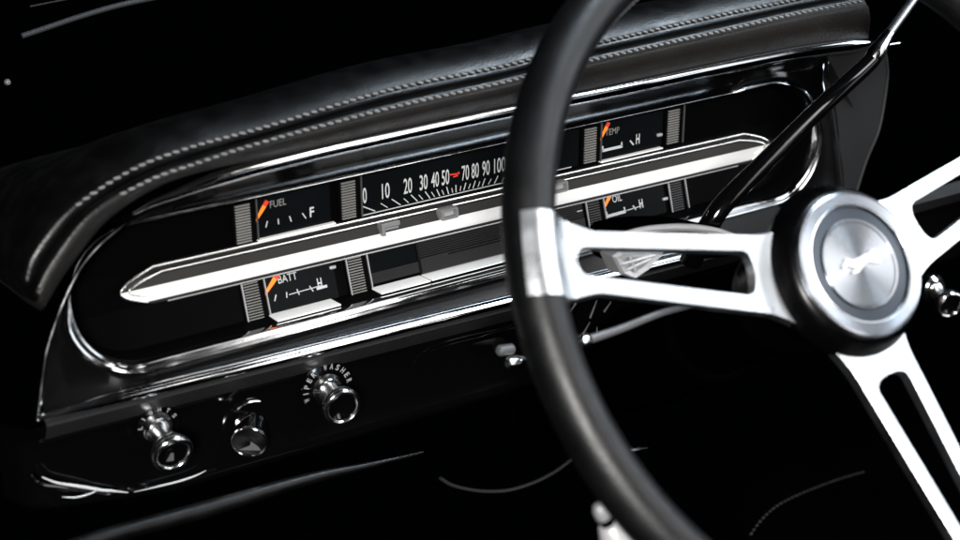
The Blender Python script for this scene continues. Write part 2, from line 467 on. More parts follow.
fuel = dial('fuel_gauge', UF, -151, -102, 3, 31, M['dial'])
mb = MB()
for a, b in (((-144.9, 8.6), (-143.7, 12.4)), ((-136.6, 8.8), (-136.7, 12.3)), ((-128.2, 8.6), (-129.3, 12.4)), ((-118.5, 8.5), (-120.8, 12.4))): stroke(mb, UF, a, b, .65)
text('F', UF(-114.4, 11.8, .9), EX, UPT, .0064, .0029, None, None, thick=.02, mb=mb)
mb.build('scale_marks', M['ink'], fuel, smooth=False)
text('FUEL', UF(-136.2, 22.4, .9), EX, UPT, .0044, .0105, M['ink_dim'], fuel)
needle(UF, (-151.6, 13.9), (-143.2, 25.4), 2.6, fuel)

batt = dial('battery_gauge', LF, -151, -104, -2, -24, M['dial'])
mb = MB()
for a, b in (((-145.9, -16.6), (-144.3, -13.0)), ((-137.8, -16.4), (-137.3, -13.0)), ((-129.5, -16.4), (-130.4, -12.8)), ((-120.1, -16.6), (-121.9, -12.8))): stroke(mb, LF, a, b, .65)
stroke(mb, LF, (-136, -14.9), (-114, -14.3), .5); stroke(mb, LF, (-117.6, -15.6), (-110.5, -15.4), 1.6)
text('H', LF(-115.0, -12.6, .9), EX, LOT, .0062, .0030, None, None, thick=.02, mb=mb)
mb.build('scale_marks', M['ink'], batt, smooth=False)
text('BATT', LF(-135.0, -4.6, .9), EX, LOT, .0046, .0125, M['ink'], batt)
needle(LF, (-151.8, -11.6), (-140.2, -.4), 3.0, batt)

temp = dial('temperature_gauge', UF, 99, 151, 2.5, 31, M['dial'])
mb = MB()
stroke(mb, UF, (100.8, 8.3), (117.6, 8.3), 1.9); stroke(mb, UF, (101.3, 8), (101.0, 11.6), 1.0); stroke(mb, UF, (117.1, 8), (116.7, 11.4), 1.0)
stroke(mb, UF, (123.8, 11.0), (126.8, 7.4), 1.0)
text('H', UF(130.3, 11.0, .9), EX, UPT, .0072, .0030, None, None, thick=.02, mb=mb)
mb.build('scale_marks', M['ink'], temp, smooth=False)
text('TEMP', UF(108.6, 20.6, .9), EX, UPT, .0044, .0115, M['ink_dim'], temp)
needle(UF, (98.2, 16.2), (105.2, 27.6), 2.6, temp)

oil = dial('oil_gauge', LF, 98, 150, -2, -24, M['dial'])
mb = MB()
stroke(mb, LF, (100, -16.5), (116, -16.2), 2.0); stroke(mb, LF, (100.6, -16), (100.4, -13.4), 1.0); stroke(mb, LF, (115.6, -16), (115.2, -13), 1.0)
stroke(mb, LF, (116, -15.8), (130, -15.2), .5); stroke(mb, LF, (124.6, -16.8), (122.6, -13.6), 1.0)
text('H', LF(129.5, -13.6, .9), EX, LOT, .0062, .0030, None, None, thick=.02, mb=mb)
mb.build('scale_marks', M['ink'], oil, smooth=False)
text('OIL', LF(110.6, -6.0, .9), EX, LOT, .0048, .0078, M['ink'], oil)
needle(LF, (98.6, -10.6), (106.6, -1.0), 2.8, oil)

spd = dial('speedometer', UF, -81.5, 81.5, 1.6, 31, M['dial'])
mb = MB()
ticks = [((-80.8, 8.3), (-71.5, 2.9)), ((-67.4, 7.1), (-62.7, 3.3)), ((-59.6, 8.2), (-53.5, 3.0)), ((-51.1, 6.8), (-47.9, 3.3)), ((-46.0, 8.2), (-41.4, 2.9)),
         ((-40.4, 6.9), (-37.5, 3.2)), ((-35.8, 8.2), (-32.3, 2.9)), ((-31.2, 6.9), (-29.0, 3.2)), ((-27.4, 7.9), (-25.2, 2.9)), ((-23.6, 6.6), (-22.2, 3.2)), ((-20.1, 8.0), (-18.7, 2.9)),
         ((-16.4, 6.4), (-15.7, 3.2)), ((-13.3, 7.9), (-13.2, 2.9)), ((-9.6, 6.4), (-10.2, 3.2)), ((-5.9, 7.8), (-7.5, 2.9)), ((-2.5, 6.5), (-3.9, 3.2)), ((1.2, 7.7), (-.6, 2.9)), ((4.6, 6.5), (3.2, 3.2)),
         ((8.5, 7.8), (6.4, 2.9)), ((13.2, 6.5), (11.0, 3.2)), ((18.4, 7.6), (15.6, 2.9)), ((24.4, 7.0), (21.4, 3.2)), ((30.8, 8), (26.8, 2.9)), ((38, 7.0), (34.2, 3.2)), ((46, 8), (41, 2.9)), ((60, 8), (54, 2.9))]
for k, (a, b) in enumerate(ticks): stroke(mb, UF, a, b, .62 if k % 2 == 0 else .5)
stroke(mb, UF, (-80.5, 1.9), (76, 1.9), .6)
for tx, u, w in (('0', -78.4, 2.7), ('10', -63.7, 5.4), ('20', -48.1, 6.0), ('30', -36.8, 5.7), ('40', -28.5, 5.6), ('50', -20.9, 5.5), ('70', -6.2, 5.4), ('80', 1.1, 5.4), ('90', 9.2, 5.6), ('100', 19.6, 8.6), ('110', 34, 8.8), ('120', 50, 9)):
    text(tx, UF(u, 14.7, .9), EX, UPT, .0102, w/1000, None, None, thick=.008, mb=mb)
mb.build('scale_marks', M['ink'], spd, smooth=False)
mb = MB(); stroke(mb, UF, (-18.0, 15.9), (-10.9, 15.4), .9, 1.4); stroke(mb, UF, (-15.6, 14.0), (-12.0, 14.2), .8, 1.4); stroke(mb, UF, (-13.6, 14.8), (-11.2, 16.4), .8, 1.4)
mb.build('speed_pointer', M['red'], spd, smooth=False)

# ledges under the gauges, their bright reflection painted in as pale colour
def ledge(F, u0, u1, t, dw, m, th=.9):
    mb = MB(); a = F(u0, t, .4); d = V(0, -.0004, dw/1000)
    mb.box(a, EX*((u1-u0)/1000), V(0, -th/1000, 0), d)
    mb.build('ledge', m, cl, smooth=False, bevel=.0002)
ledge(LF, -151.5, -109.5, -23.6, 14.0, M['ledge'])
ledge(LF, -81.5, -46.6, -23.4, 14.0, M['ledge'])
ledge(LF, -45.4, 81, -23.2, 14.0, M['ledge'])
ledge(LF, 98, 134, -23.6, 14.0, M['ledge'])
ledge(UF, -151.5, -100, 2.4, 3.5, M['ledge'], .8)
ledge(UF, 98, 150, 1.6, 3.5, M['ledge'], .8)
# odometer window and ribbed plate under the speedometer
mb = MB(); mb.box(LF(-82, -1.5, .25), EX*.0355, LF(0, -21.5)-LF(0, -1.5), LF(0, 0, .5)-LF(0, 0, 0))
odo = mb.build('odometer_window', M['dial'], cl, smooth=False)
mb = MB(); mb.box(LF(-82, -14.5, .9), EX*.0355, LF(0, -7)-LF(0, 0), LF(0, 0, 1.2)-LF(0, 0, 0)); mb.build('window_sill', M['panel'], odo, smooth=False, bevel=.0006)
rows2 = []
for k in range(8):
    t = -1.2-k*1.45
    for dt, n in ((0, 3.0), (-.55, 3.0), (-.72, .6), (-1.28, .6)): rows2.append([LF(-45.4, t+dt, n), LF(81, t+dt, n)])
rows2 += [[LF(-45.4, -13.0, 3.0), LF(81, -13.0, 3.0)], [LF(-45.4, -22.6, 3.2), LF(81, -22.6, 3.2)], [LF(-45.4, -23.4, .4), LF(81, -23.4, .4)]]
mb = MB(); mb.grid(rows2)
mb.add([r[0] for r in rows2]+[LF(-45.4, -23.4, 0), LF(-45.4, -1.2, 0)], [tuple(range(len(rows2)+2))])
rp = mb.build('ribbed_plate', M['plate'], cl, smooth=False)
mb = MB()
for k in range(40): mb.box(LF(-25+k*1.5, -14.6, 3.2), EX*.0008, LOT*.0009, LON*.0003)
mb.build('perforation', M['matte'], rp, smooth=False)
# small lamp housings in the cells beside the dividers
def lamp(F, u, t):
    mb = MB(); mb.box(F(u-2, t-1, .4), EX*.0042, F(0, 2.0)-F(0, 0), F(0, 0, 2.2)-F(0, 0, 0))
    mb.build('pilot_lamp', M['silver'], cl, bevel=.0005)
lamp(LF, 78.6, -8.2); lamp(UF, 148.2, 10.6); lamp(LF, 149.5, -14.4); lamp(LF, -105, -5.0)

# ================================================================== DASH PAD
pad = thing('dash_pad', 'black leather dash top with two rows of grey stitching above the gauges', 'dash pad', V(0, .08, 0))
E_ = [(46, 305), (66, 273), (106, 222), (155, 188.5), (205, 171), (271, 157), (396, 128.5), (509, 105), (567, 94), (716, 62), (794, 46.5), (852, 39.5), (868, 38)]
R2 = [(37, 294), (53, 264), (92, 214), (147, 181), (200, 162), (266, 141), (391, 107.5), (504, 82), (565, 66), (712, 33), (790, 15), (850, 3.3), (864, .5)]
R1 = [(26, 282), (36, 253), (73, 208.5), (133, 169), (192, 146.5), (262, 127.5), (388, 90), (500, 66.5), (562, 51), (708, 17.5), (786, 1.5), (846, -11), (860, -14)]
NS = 10
cE = spline([at(x, y, .046) for x, y in E_], NS)
c2 = spline([at(x, y, .056) for x, y in R2], NS)
c1 = spline([at(x, y, .045) for x, y in R1], NS)
rowsP = []
for i in range(len(cE)):
    e, r2, r1 = cE[i], c2[i], c1[i]
    out = (r1-e); out.y = 0; out = out.normalized()               # away from the gauges, in the dash plane
    nrm = Vector((0, -1, 0))
    row = []
    row.append(e+nrm*(-.020)+out*.001)
    row.append(e+nrm*(-.004)+out*.0002)
    row.append(e+out*.0006)
    m1 = e.lerp(r2, .5); row.append(m1+nrm*.0032)
    row.append(e.lerp(r2, .80)+nrm*.0030)
    row.append(r2+nrm*.0008-out*.0012)
    row.append(r2+nrm*.0004)
    row.append(r2+nrm*.0002+out*.0013)
    mid = r2.lerp(r1, .42); row.append(mid-nrm*.0004-out*.0004)
    mid = r2.lerp(r1, .50); row.append(mid-nrm*.0026-out*.0016)   # seam
    mid = r2.lerp(r1, .58); row.append(mid-nrm*.0004)
    row.append(r1+nrm*.0004-out*.0013)
    row.append(r1+nrm*.0002)
    row.append(r1+out*.0016-nrm*.0008)
    q = min(1, i/38); q = q*q*(3-2*q); z = 1+1.6*(1-q); o_ = out*(.12+.88*q)    # the pad thins and falls away round its left corner
    row.append(r1+o_*.0085-nrm*.0100*z)
    row.append(r1+o_*.0118-nrm*.020*z)
    row.append(r1+o_*.0118-nrm*.034*z)
    row.append(r1+o_*.0070-nrm*.055*z)
    row.append(r1-o_*.0040-nrm*.085*z)
    row.append(r1-o_*.0500-nrm*.20)
    rowsP.append(row)
last = rowsP[-1]
for dx, dy in ((.004, .004), (.007, .012), (.008, .03), (.008, .10)):
    rowsP.append([p+Vector((dx, dy, 0)) for p in last])
first = rowsP[0]
for dx, dz, dy in ((-.0008, -.003, .003), (-.001, -.005, .010), (-.001, -.006, .03), (-.001, -.006, .10)):
    rowsP.insert(0, [p+Vector((dx, dy, dz)) for p in first])
mb = MB(); mb.grid(rowsP)
mb.build('pad_cover', M['leather'], pad, angle=75)
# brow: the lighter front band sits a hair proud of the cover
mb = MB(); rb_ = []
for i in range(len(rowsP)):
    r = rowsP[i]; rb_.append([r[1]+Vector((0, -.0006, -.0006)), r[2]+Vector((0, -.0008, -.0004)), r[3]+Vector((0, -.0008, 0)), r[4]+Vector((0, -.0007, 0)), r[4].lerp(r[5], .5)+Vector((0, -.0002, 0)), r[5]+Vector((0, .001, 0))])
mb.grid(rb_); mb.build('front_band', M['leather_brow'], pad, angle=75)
def stitches(curve, step, ln, r, off, s=.02):
    mb = MB(); acc = 0; L = [0]
    for i in range(1, len(curve)): L.append(L[-1]+(curve[i]-curve[i-1]).length)
    j = 1
    while s < L[-1]-.004:
        while L[j] < s: j += 1
        f = (s-L[j-1])/(L[j]-L[j-1]); p = curve[j-1].lerp(curve[j], f); t = (curve[j]-curve[j-1]).normalized()
        k = random.uniform(-.12, .12); side = t.cross(Vector((0, -1, 0))).normalized()
        d = (t+side*(.38+k)).normalized(); N = Vector((0, -1, 0))
        l = ln*random.uniform(.9, 1.08)
        pts = [p+d*(x*l/2)+N*(off+(.00055*(1-x*x)-.0004)) for x in (-1, -.6, 0, .6, 1)]
        mb.tube(pts, [r*.6, r*.95, r, r*.95, r*.6], 6)
        s += step*random.uniform(.96, 1.04)
    return mb
stitches(c2, .0050, .0036, .0008, .0006, .070).build('stitching', M['thread'], pad)
stitches(c1, .0050, .0036, .0008, .0006, .050).build('stitching', M['thread'], pad)

# ================================================================== DASHBOARD
db = thing('dashboard', 'painted black metal dashboard carrying the gauge cluster and chrome knobs', 'dashboard', V(0, -.09, 0))
def slope(u): return -.0235*(u+.3)*min(1, max(0, 1-(u-.05)*.6)) if u < .5 else -.0235*.8
us = [-.318, -.314, -.309, -.304, -.298]+[-.29+k*.02 for k in range(44)]
rowsD = []
for u in us:
    s = slope(u); e = max(0, min(1, (u+.318)/.02)); k = math.sqrt(max(0, 1-(1-e)**2)); back = .03*(1-k)
    low = -.105-.012*max(0, min(1, (u+.31)/.08))+s*.5
    rowsD.append([V(u, v, w-back) for v, w in [(-.0500+s, .020), (-.0545+s, .0268), (-.0565+s, .0278), (-.0650+s, .0206), (-.0666+s, .0190), (-.075+s, .0172), (-.092+s*.6, .0165), (low+.004, .0162), (low+.0005, .0172), (low-.003, .0160), (low-.0046, .010), (low-.004, -.03)]])
mb = MB(); mb.grid([[r[i] for r in rowsD] for i in range(2, 12)]); mb.build('lower_panel', M['gloss'], db, angle=60)
mb = MB(); mb.grid([[r[i]+V(0, 0, .0003) for r in rowsD[4:]] for i in range(0, 5)]); mb.build('upper_band', M['satin'], db, angle=60)
# face to the right of the cluster
fp = [V(.266, .064, .0395), V(.300, .0630, .0390), V(.315, .0610, .034), V(.3405, .0520, .0205), V(.3455, .0380, .0195), V(.3455, .0250, .0190), V(.3380, -.0070, .0185), V(.3250, -.0290, .0180), V(.3120, -.0560, .0180), V(.2985, -.0560, .0185), V(.2948, -.012, .0190), V(.2916, .0127, .0190), V(.2868, .0285, .0195), V(.2830, .0400, .0205), V(.2770, .0535, .030)]
mb = MB(); cen = V(.312, .012, .0195)
mb.add([cen]+fp+[p+V(0, 0, -.02) for p in fp], [(0, 1+k, 1+(k+1) % len(fp)) for k in range(len(fp))]+[(1+k, 1+(k+1) % len(fp), 1+len(fp)+(k+1) % len(fp), 1+len(fp)+k) for k in range(len(fp))])
face = mb.build('side_face', M['panel'], db, angle=50)
mb = MB(); mb.tube(spline(fp[2:9], 6), .0011, 8); mb.build('face_bead', M['rubber'], face)
mb = MB(); mb.tube([at(889, 44.5, .03), at(900, 42.8, .03)], .0004, 8); mb.build('trim_clip', M['chrome_clean'], db)
# raised rings pressed into the panel round the column
mb = MB()
for pts, r in (([(413, 364), (418, 356), (428, 349), (445, 342), (465, 336.5), (490, 331), (512, 326)], .0007), ([(464, 351), (472, 342), (483, 336), (498, 331.5), (514, 328)], .0006), ([(430, 352), (450, 344.5), (480, 337)], .0004)):
    mb.tube(spline([at(x, y, .0195) for x, y in pts], 6), r, 8)
mb.build('pressed_ring', M['gloss'], db)
# rolled lower edge
edge = spline([at(x, y, .020) for x, y in ((30, 475), (40, 484), (60, 487), (84, 491), (108, 494), (125, 490.5), (155, 487.5), (180, 480), (205, 472.5), (216, 469))], 8)
mb = MB(); mb.tube(edge, .0016, 10); mb.build('rolled_edge', M['gloss'], db)
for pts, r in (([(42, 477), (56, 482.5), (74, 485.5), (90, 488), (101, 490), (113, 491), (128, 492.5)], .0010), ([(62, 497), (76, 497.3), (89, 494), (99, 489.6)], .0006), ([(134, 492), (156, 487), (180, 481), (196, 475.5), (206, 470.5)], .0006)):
    mb = MB(); mb.tube(spline([at(x, y, .0235) for x, y in pts], 6), lambda f, r=r: r*(.35+.65*math.sin(PI*f)), 10); mb.build('edge_glint', M['pale'], db)  # pale tubes standing in for gloss reflections along the painted edge
# padded knee roll under it
roll = spline([at(x, y, .040) for x, y in ((60, 548), (115, 530), (200, 507), (310, 475), (372, 461), (460, 440), (600, 405))], 6)
mb = MB(); mb.tube([p+V(0, -.004, -.004) for p in roll[:-8]], lambda f: .0050*min(1, .15+(1-f)*1.6), 20); mb.build('knee_roll', M['soft_gloss'], db)

# ================================================================== KNOBS
def knob(bx, by, fx, fy, bw, fw, label, letters=None, r=.0118, icon=0, flat=False):
    B = at(bx, by, bw); Fp = at(fx, fy, fw); ax = (Fp-B); L = ax.length; ax = ax.normalized()
    k = thing('control_knob', label, 'knob', B, 'chrome control knobs below the gauges')
    pn = Vector((0, -1, -.06)).normalized()
    PX = Vector((1, 0, 0)); PY = PX.cross(pn); PY = PY if PY.z > 0 else -PY
    X = (Vector((1, 0, 0))-ax*ax.x).normalized(); Y = ax.cross(X) if ax.cross(X).z > 0 else X.cross(ax)
    mb = MB(); q = .92 if letters and letters[1] < .012 else 1.0
    mb = MB(); mb.lathe([(d, rr*q) for d, rr in ((-.006, .0104), (.0004, .0104), (.0012, .0098), (.0022, .0086), (.0034, .0082), (.0042, .0074), (.0044, .0050))], B, pn, 40); mb.build('escutcheon', M['knob'], k)
    if flat:
        pr = [(-.004, r*.93), (L*.70, r*.95), (L*.92, r*1.0), (L, r*.99), (L+.0006, r*.96), (L+.0004, r*.91), (L-.0006, r*.89)]; fr = r*.9
    else:
        pr = [(.001, .0062), (L*.50, .0060), (L*.56, .0078), (L*.66, .0080), (L*.74, r*.86), (L*.84, r*.97), (L*.94, r), (L, r*.985), (L+.0012, r*.93), (L+.0016, r*.85), (L+.0010, r*.77), (L-.0006, r*.73), (L-.003, r*.71)]; fr = r*.72
    mb = MB(); mb.lathe(pr, B, ax, 56)
    kn = mb.build('knob_body', M['gloss'] if flat else M['knob'], k, angle=70)
    if flat:
        mb = MB(); mb.lathe([(L-.0014, r*1.003), (L-.0002, r*1.012), (L+.0008, r*.98), (L+.0008, r*.93), (L+.0002, r*.90)], B, ax, 56); mb.build('rim_ring', M['knob'], kn)
    mb = MB(); mb.lathe([(L-.0004, fr), (L-.0012, fr*.99), (L-.0030, fr*.6), (L-.0034, .00005)] if not flat else [(L-.0002, fr), (L-.0008, fr*.5), (L-.0009, .00005)], B, ax, 40); mb.build('knob_face', M['gloss'], kn)
    if icon:
        mb = MB()
        if icon == 1: q = [(-.0030, -.0064), (.0012, -.0070), (.0012, -.0014), (-.0006, -.0010)]; O = B+ax*(L-.0022)
        else: q = [(-.0060, -.0066), (.0070, -.0060), (.0052, -.0030), (.0012, .0002), (.0004, -.0030)]; O = B+ax*(L-.0005)
        n = len(q)
        mb.add([O+X*a+Y*b for a, b in q]+[O+X*a+Y*b+ax*.0004 for a, b in q], [tuple(range(n, 2*n))]+[(i, (i+1) % n, n+(i+1) % n, n+i) for i in range(n)])
        mb.build('face_symbol', M['stalk'], kn, smooth=False)
    if letters:
        txt, rad, a0, a1, h, size = letters
        mb = MB(); mb.lathe([(-.006, rad+h*.85), (.0004, rad+h*.85), (.0010, rad+h*.72), (.0010, min(.0098, rad-h*.5))], B, pn, 48)
        pl = mb.build('name_plate', M['gloss'], k)
        mb = MB(); n = len(txt)
        for i, ch in enumerate(txt):
            if ch == ' ': continue
            a = math.radians(a0+(a1-a0)*i/(n-1)); rr = PX*math.cos(a)+PY*math.sin(a); tg = PX*math.sin(a)-PY*math.cos(a)
            text(ch, B+rr*rad+pn*.0012, tg, rr, h, size if ch != 'I' else size*.3, None, None, thick=.02, mb=mb)
        mb.build('lettering', M['silver'], pl, smooth=False)
    return k
knob(158, 427, 173, 454, .0195, .042, 'chrome pull knob nearest the left corner of the dash, over the bright paint edge', ('LIGHTS', .0112, 165, 25, .0026, .0019), .0123, icon=1)
knob(251, 431, 249, 442, .0180, .0265, 'flat black faced knob with thin chrome rim, between two longer chrome knobs', None, .0108, icon=2, flat=True)
knob(327, 389, 342.5, 407, .0195, .043, 'chrome pull knob standing in a ring of wiper washer lettering', ('WIPER WASHER', .0148, 192, 8, .0036, .0022), .0121)
knob(934, 288, 950, 305, .018, .042, 'chrome knob to the right of the steering wheel hub', None, .0113)
# lettering arc and mark of the flat knob
def arcpiece(parent, name, m, c, ax, rad, a0, a1, r):
    X = (Vector((1, 0, 0))-ax*ax.x).normalized(); Y = X.cross(ax)
    if Y.z < 0: Y = -Y
    mb = MB(); mb.tube([c+rad*(X*math.cos(math.radians(a0+(a1-a0)*i/14))+Y*math.sin(math.radians(a0+(a1-a0)*i/14))) for i in range(15)], r, 6)
    return mb.build(name, m, parent)
arcpiece(db, 'dial_mark', M['chrome_clean'], at(253, 428, .0188), Vector((0, -1, 0)), .0165, 120, 66, .0006)

# small chrome ended switch standing off the dash, left of the rim
sw = thing('toggle_switch', 'small out of focus chrome switch beside the left edge of the steering wheel', 'switch', at(500, 352, .02))
A = at(470, 356, .03); B = at(521, 358.5, .15)
mb = MB(); mb.tube([at(478, 349, .05), at(500, 345, .13)], .0042, 12); mb.build('switch_body', M['gloss'], sw)
mb = MB(); mb.lathe([(0, .0001), (0, .0026), (.001, .0034), (.006, .0036), (.010, .0030), (.0115, .0018), (.0118, .0001)], at(507, 363.5, .15), at(528, 360.5, .15)-at(507, 363.5, .15), 20); mb.build('switch_tip', M['chrome_clean'], sw)
mb = MB(); mb.lathe([(0, .0001), (0, .0022), (.001, .0030), (.009, .0030), (.010, .002), (.0104, .0001)], at(498, 351, .15), at(525, 347, .15)-at(498, 351, .15), 20); mb.build('switch_collar', M['stalk'], sw)

# ================================================================== STEERING WHEEL
C0 = Vector((.062, -.2785, .0062)); az, el = .009, .4904
NN = Vector((math.sin(az)*math.cos(el), -math.cos(az)*math.cos(el), math.sin(el)))
WX = Vector((0, 0, 1)).cross(NN).normalized(); WY = NN.cross(WX)
def W(x, y, d=0): return C0+WX*x+WY*y+NN*d
RR, RT = .190, .0128
wheel = thing('steering_wheel', 'three spoke steering wheel with black leather rim and polished slotted spokes', 'steering wheel', C0)
mb = MB(); rws = []
for i in range(160):
    a = 2*PI*i/160; row = []
    for k in range(28):
        b = 2*PI*k/28; r = RR+RT*math.cos(b); d = RT*1.02*math.sin(b)
        # seam groove on the inner side
        row.append(W(r*math.cos(a), r*math.sin(a), d))
    rws.append(row)
mb.grid(rws, closed_u=True, closed_v=True)
rim = mb.build('rim', M['rim'], wheel, autosmooth=False)
mb = MB()
n = 300
for i in range(n):
    a = 2*PI*i/n
    if not 1.62 < a < 3.1: continue
    b0_ = math.radians(196)
    def rp_(b, da, lift=.0004):
        r = RR+(RT+lift)*math.cos(b); return W(r*math.cos(a+da), r*math.sin(a+da), (RT+lift)*math.sin(b))
    mb.tube([rp_(b0_-.12, -.004), rp_(b0_, 0, .0009), rp_(b0_+.12, .004)], [.0004, .0006, .0004], 5)
mb.build('stitching', M['thread'], rim)

def interp(tab, x):
    for (x0, y0), (x1, y1) in zip(tab, tab[1:]):
        if x <= x1: 
            t = max(0, (x-x0)/(x1-x0)); t = t*t*(3-2*t); return y0+(y1-y0)*t
    return tab[-1][1]
def spoke(hub, ang, Lrim, name='spoke', skew=0):
    """hub: start point in the wheel plane; ang: direction; Lrim: length up to the outer end on the rim"""
    d = Vector((math.cos(ang), math.sin(ang))); n = Vector((-d.y, d.x)); h = Vector(hub)
    hubw = .0232; endw = .0195; L = Lrim
    def half(s):
        f = s/L
        base_ = .0212+(.0150-.0212)*min(1, f/.72)
        flare0 = .0042*max(0, 1-s/.014)**2
        fl = max(0, min(1, (s-(L-.048))/.030)); flare1 = .0052*(3*fl*fl-2*fl**3)
        return base_+flare0+flare1
    def depth(q):
        r = q.length
        x = r-RR
        top = RT+.0012
        lin = -.0105+.0130*max(0, min(1.0, (r-.046)/(.176-.046)))
        if r < .1690: return lin
        tub = math.sqrt(max(1e-9, top**2-min(abs(x), RT)**2))
        t = max(0, min(1, (r-.1690)/.0120)); t = t*t*(3-2*t)
        return lin*(1-t)+tub*t
    NSEG = 44
    # columns: station s along the spoke; rows across: outer edge, slot edge / centre
    s0, s1 = .0150, .1185*L/.150
    def slot(s):
        f = (s-s0)/(s1-s0)
        if f <= 0 or f >= 1: return 0
        b = .0118+(.0068-.0118)*f
        e0 = min(1, (s-s0)/.006); e1 = min(1, (s1-s)/.006)
        return b*math.sqrt(max(0, 1-(1-e0)**2))*math.sqrt(max(0, 1-(1-e1)**2))
    st = [L*k/NSEG for k in range(NSEG+1)]
    st = sorted(set(st+[s0+1e-6, s0+.0004, s0+.001, s0+.002, s0+.0035, s0+.006, s1-1e-6, s1-.0004, s1-.001, s1-.002, s1-.0035, s1-.006]))
    st = sorted(set(st+[L-.0330+.0012*k for k in range(18)]))
    def P(s, t, back=0):
        # concave hub end
        ss = s
        if s < .02: ss = s+(t*t)/.08*(1-s/.02)*1.0*-1
        if s > L-.008: ss = s-(t*t)*1.6*(s-(L-.008))/.008
        q = h+d*ss+n*(t)
        dd = depth(q)
        return W(q.x, q.y, dd-back)
    mb = MB()
    TH = .0066
    for sign in (1, -1):
        front = []; 
        for s in st:
            a = half(s); b = slot(s)
            front.append([sign*(b+(a-b)*k/4) for k in range(5)])
        nF = len(st)
        rowsF = [[P(st[i], t, .0001*((2*k/4-1)**2)) for k, t in enumerate(front[i])] for i in range(nF)]
        rowsB = [[P(st[i], t, TH if st[i] < L-.026 else TH*max(.12, (L-st[i])/.026)) for k, t in enumerate(front[i])] for i in range(nF)]
        mb.grid(rowsF); mb.grid(rowsB)
        mb.grid([[r[4] for r in rowsF], [r[4] for r in rowsB]])
        # slot wall only where the slot is open
        for i in range(nF-1):
            if slot(st[i]) > 0 or slot(st[i+1]) > 0:
                mb.add([rowsF[i][0], rowsF[i+1][0], rowsB[i+1][0], rowsB[i][0]], [(0, 1, 2, 3)])
        mb.grid([rowsF[0], rowsB[0]]); mb.grid([rowsF[-1], rowsB[-1]])
    import bmesh
    o = mb.build(name, M['alu'], wheel, angle=38)
    bm = bmesh.new(); bm.from_mesh(o.data)
    bmesh.ops.remove_doubles(bm, verts=bm.verts[:], dist=1e-6)
    bmesh.ops.recalc_face_normals(bm, faces=bm.faces[:])
    bm.to_mesh(o.data); bm.free()
    for p in o.data.polygons: p.use_smooth = True
    o.data.set_sharp_from_angle(angle=math.radians(38))
    b = o.modifiers.new('bevel', 'BEVEL'); b.width = .0014; b.segments = 3; b.limit_method = 'ANGLE'; b.angle_limit = math.radians(60); b.harden_normals = True
    return o
spoke((-.0425, .0075), PI-math.radians(15.3), .1565)
spoke((.0440, .0080), math.radians(14.0), .1565)
spoke((.0005, -.0430), math.radians(276.0), .1545)

# hub
mb = MB(); rws = []; NH = 240
for d, r, fl in ((-.070, .0001, 0), (-.070, .030, 0), (-.045, .034, 0), (-.026, .040, 0), (-.016, .0462, 0), (-.0125, .0472, .0), (-.0115, .0472, .0005), (-.0035, .0432, .0005), (-.0025, .0424, 0), (-.0008, .0408, 0), (.0004, .0392, 0), (.0005, .0384, 0), (.0005, .0001, 0)):
    row = []
    for k in range(NH):
        a = 2*PI*k/NH; q = r-fl*(k % 2); row.append(W(q*math.cos(a), q*math.sin(a), d))
    rws.append(row)
mb.grid(rws, closed_u=True)
hub = mb.build('hub', M['hub'], wheel, angle=30)
mb = MB(); mb.lathe([(-.001, .0390), (.0018, .0392), (.0030, .0385), (.0034, .0370), (.0030, .0320), (.0024, .0312), (.0020, .0308)], C0, NN, 96)
cap = mb.build('hub_cap', M['alu_cap'], wheel, angle=14)
mb = MB(); mb.lathe([(.0016, .0312), (.0016, .0236)], C0, NN, 96); mb.build('cap_ring', M['alu_dark'], cap, angle=40)
mb = MB(); mb.lathe([(.0008, .0244), (.0022, .0243), (.0027, .0238), (.0026, .0225), (.0022, .0221), (.0022, .0120), (.0022, .0001)], C0, NN, 96); mb.build('cap_disc', M['alu_disc'], cap, angle=10)
mb = MB(); mb.tube([W(.0312*math.cos(2*PI*k/96), .0312*math.sin(2*PI*k/96), .0024) for k in range(97)], .0006, 6); mb.build('ring_edge', M['chrome_clean'], cap)
# small relief of a galloping horse
hs = [(-13, 1.2), (-11.5, 3.2), (-9.2, 4.2), (-8.2, 5.4), (-7.6, 4.4), (-5.2, 3.2), (-1, 2.8), (4, 3.3), (7, 2.8), (10, 4.2), (13, 3.2), (10.4, 2.6), (8.2, 1.2), (9.6, -1.2), (12.4, -2.6), (11.6, -3.6), (8, -2.4), (5.2, -.8), (1, -1.0), (-2, -1.0), (-4.4, -2.2), (-7.6, -2.0), (-8.2, -3.2), (-4.2, -3.6), (-3.6, -1.8), (-6.2, -.2), (-9.0, 1.8), (-11.6, 1.0)]
ca, sa = math.cos(.09), math.sin(.09)
def H2(x, y, d): x, y = x/1000, y/1000; return W(x*ca-y*sa, x*sa+y*ca, d)
n = len(hs)
mb = MB(); mb.add([H2(x, y, .0020) for x, y in hs]+[H2(x, y, .0036) for x, y in hs], [tuple(range(n, 2*n))]+[(k, (k+1) % n, n+(k+1) % n, n+k) for k in range(n)])
mb.build('emblem', M['white'], cap, smooth=False)

# turn the cap so that its own z axis is the wheel axis (the brushing runs round it)
Q = NN.to_track_quat('Z', 'Y'); Qi = Q.inverted().to_matrix().to_4x4()
for o in [cap]+list(cap.children): o.data.transform(Qi)
cap.rotation_mode = 'QUATERNION'; cap.rotation_quaternion = Q

# ================================================================== STEERING COLUMN
colm = thing('steering_column', 'black steering column with chrome trimmed collar behind the wheel', 'steering column', C0-NN*.10)
mb = MB(); mb.lathe([(-.340, .030), (-.215, .030), (-.205, .034), (-.165, .028), (-.150, .028), (-.100, .028), (-.085, .028), (-.060, .028)], C0, NN, 48); mb.build('column_tube', M['void'], colm)
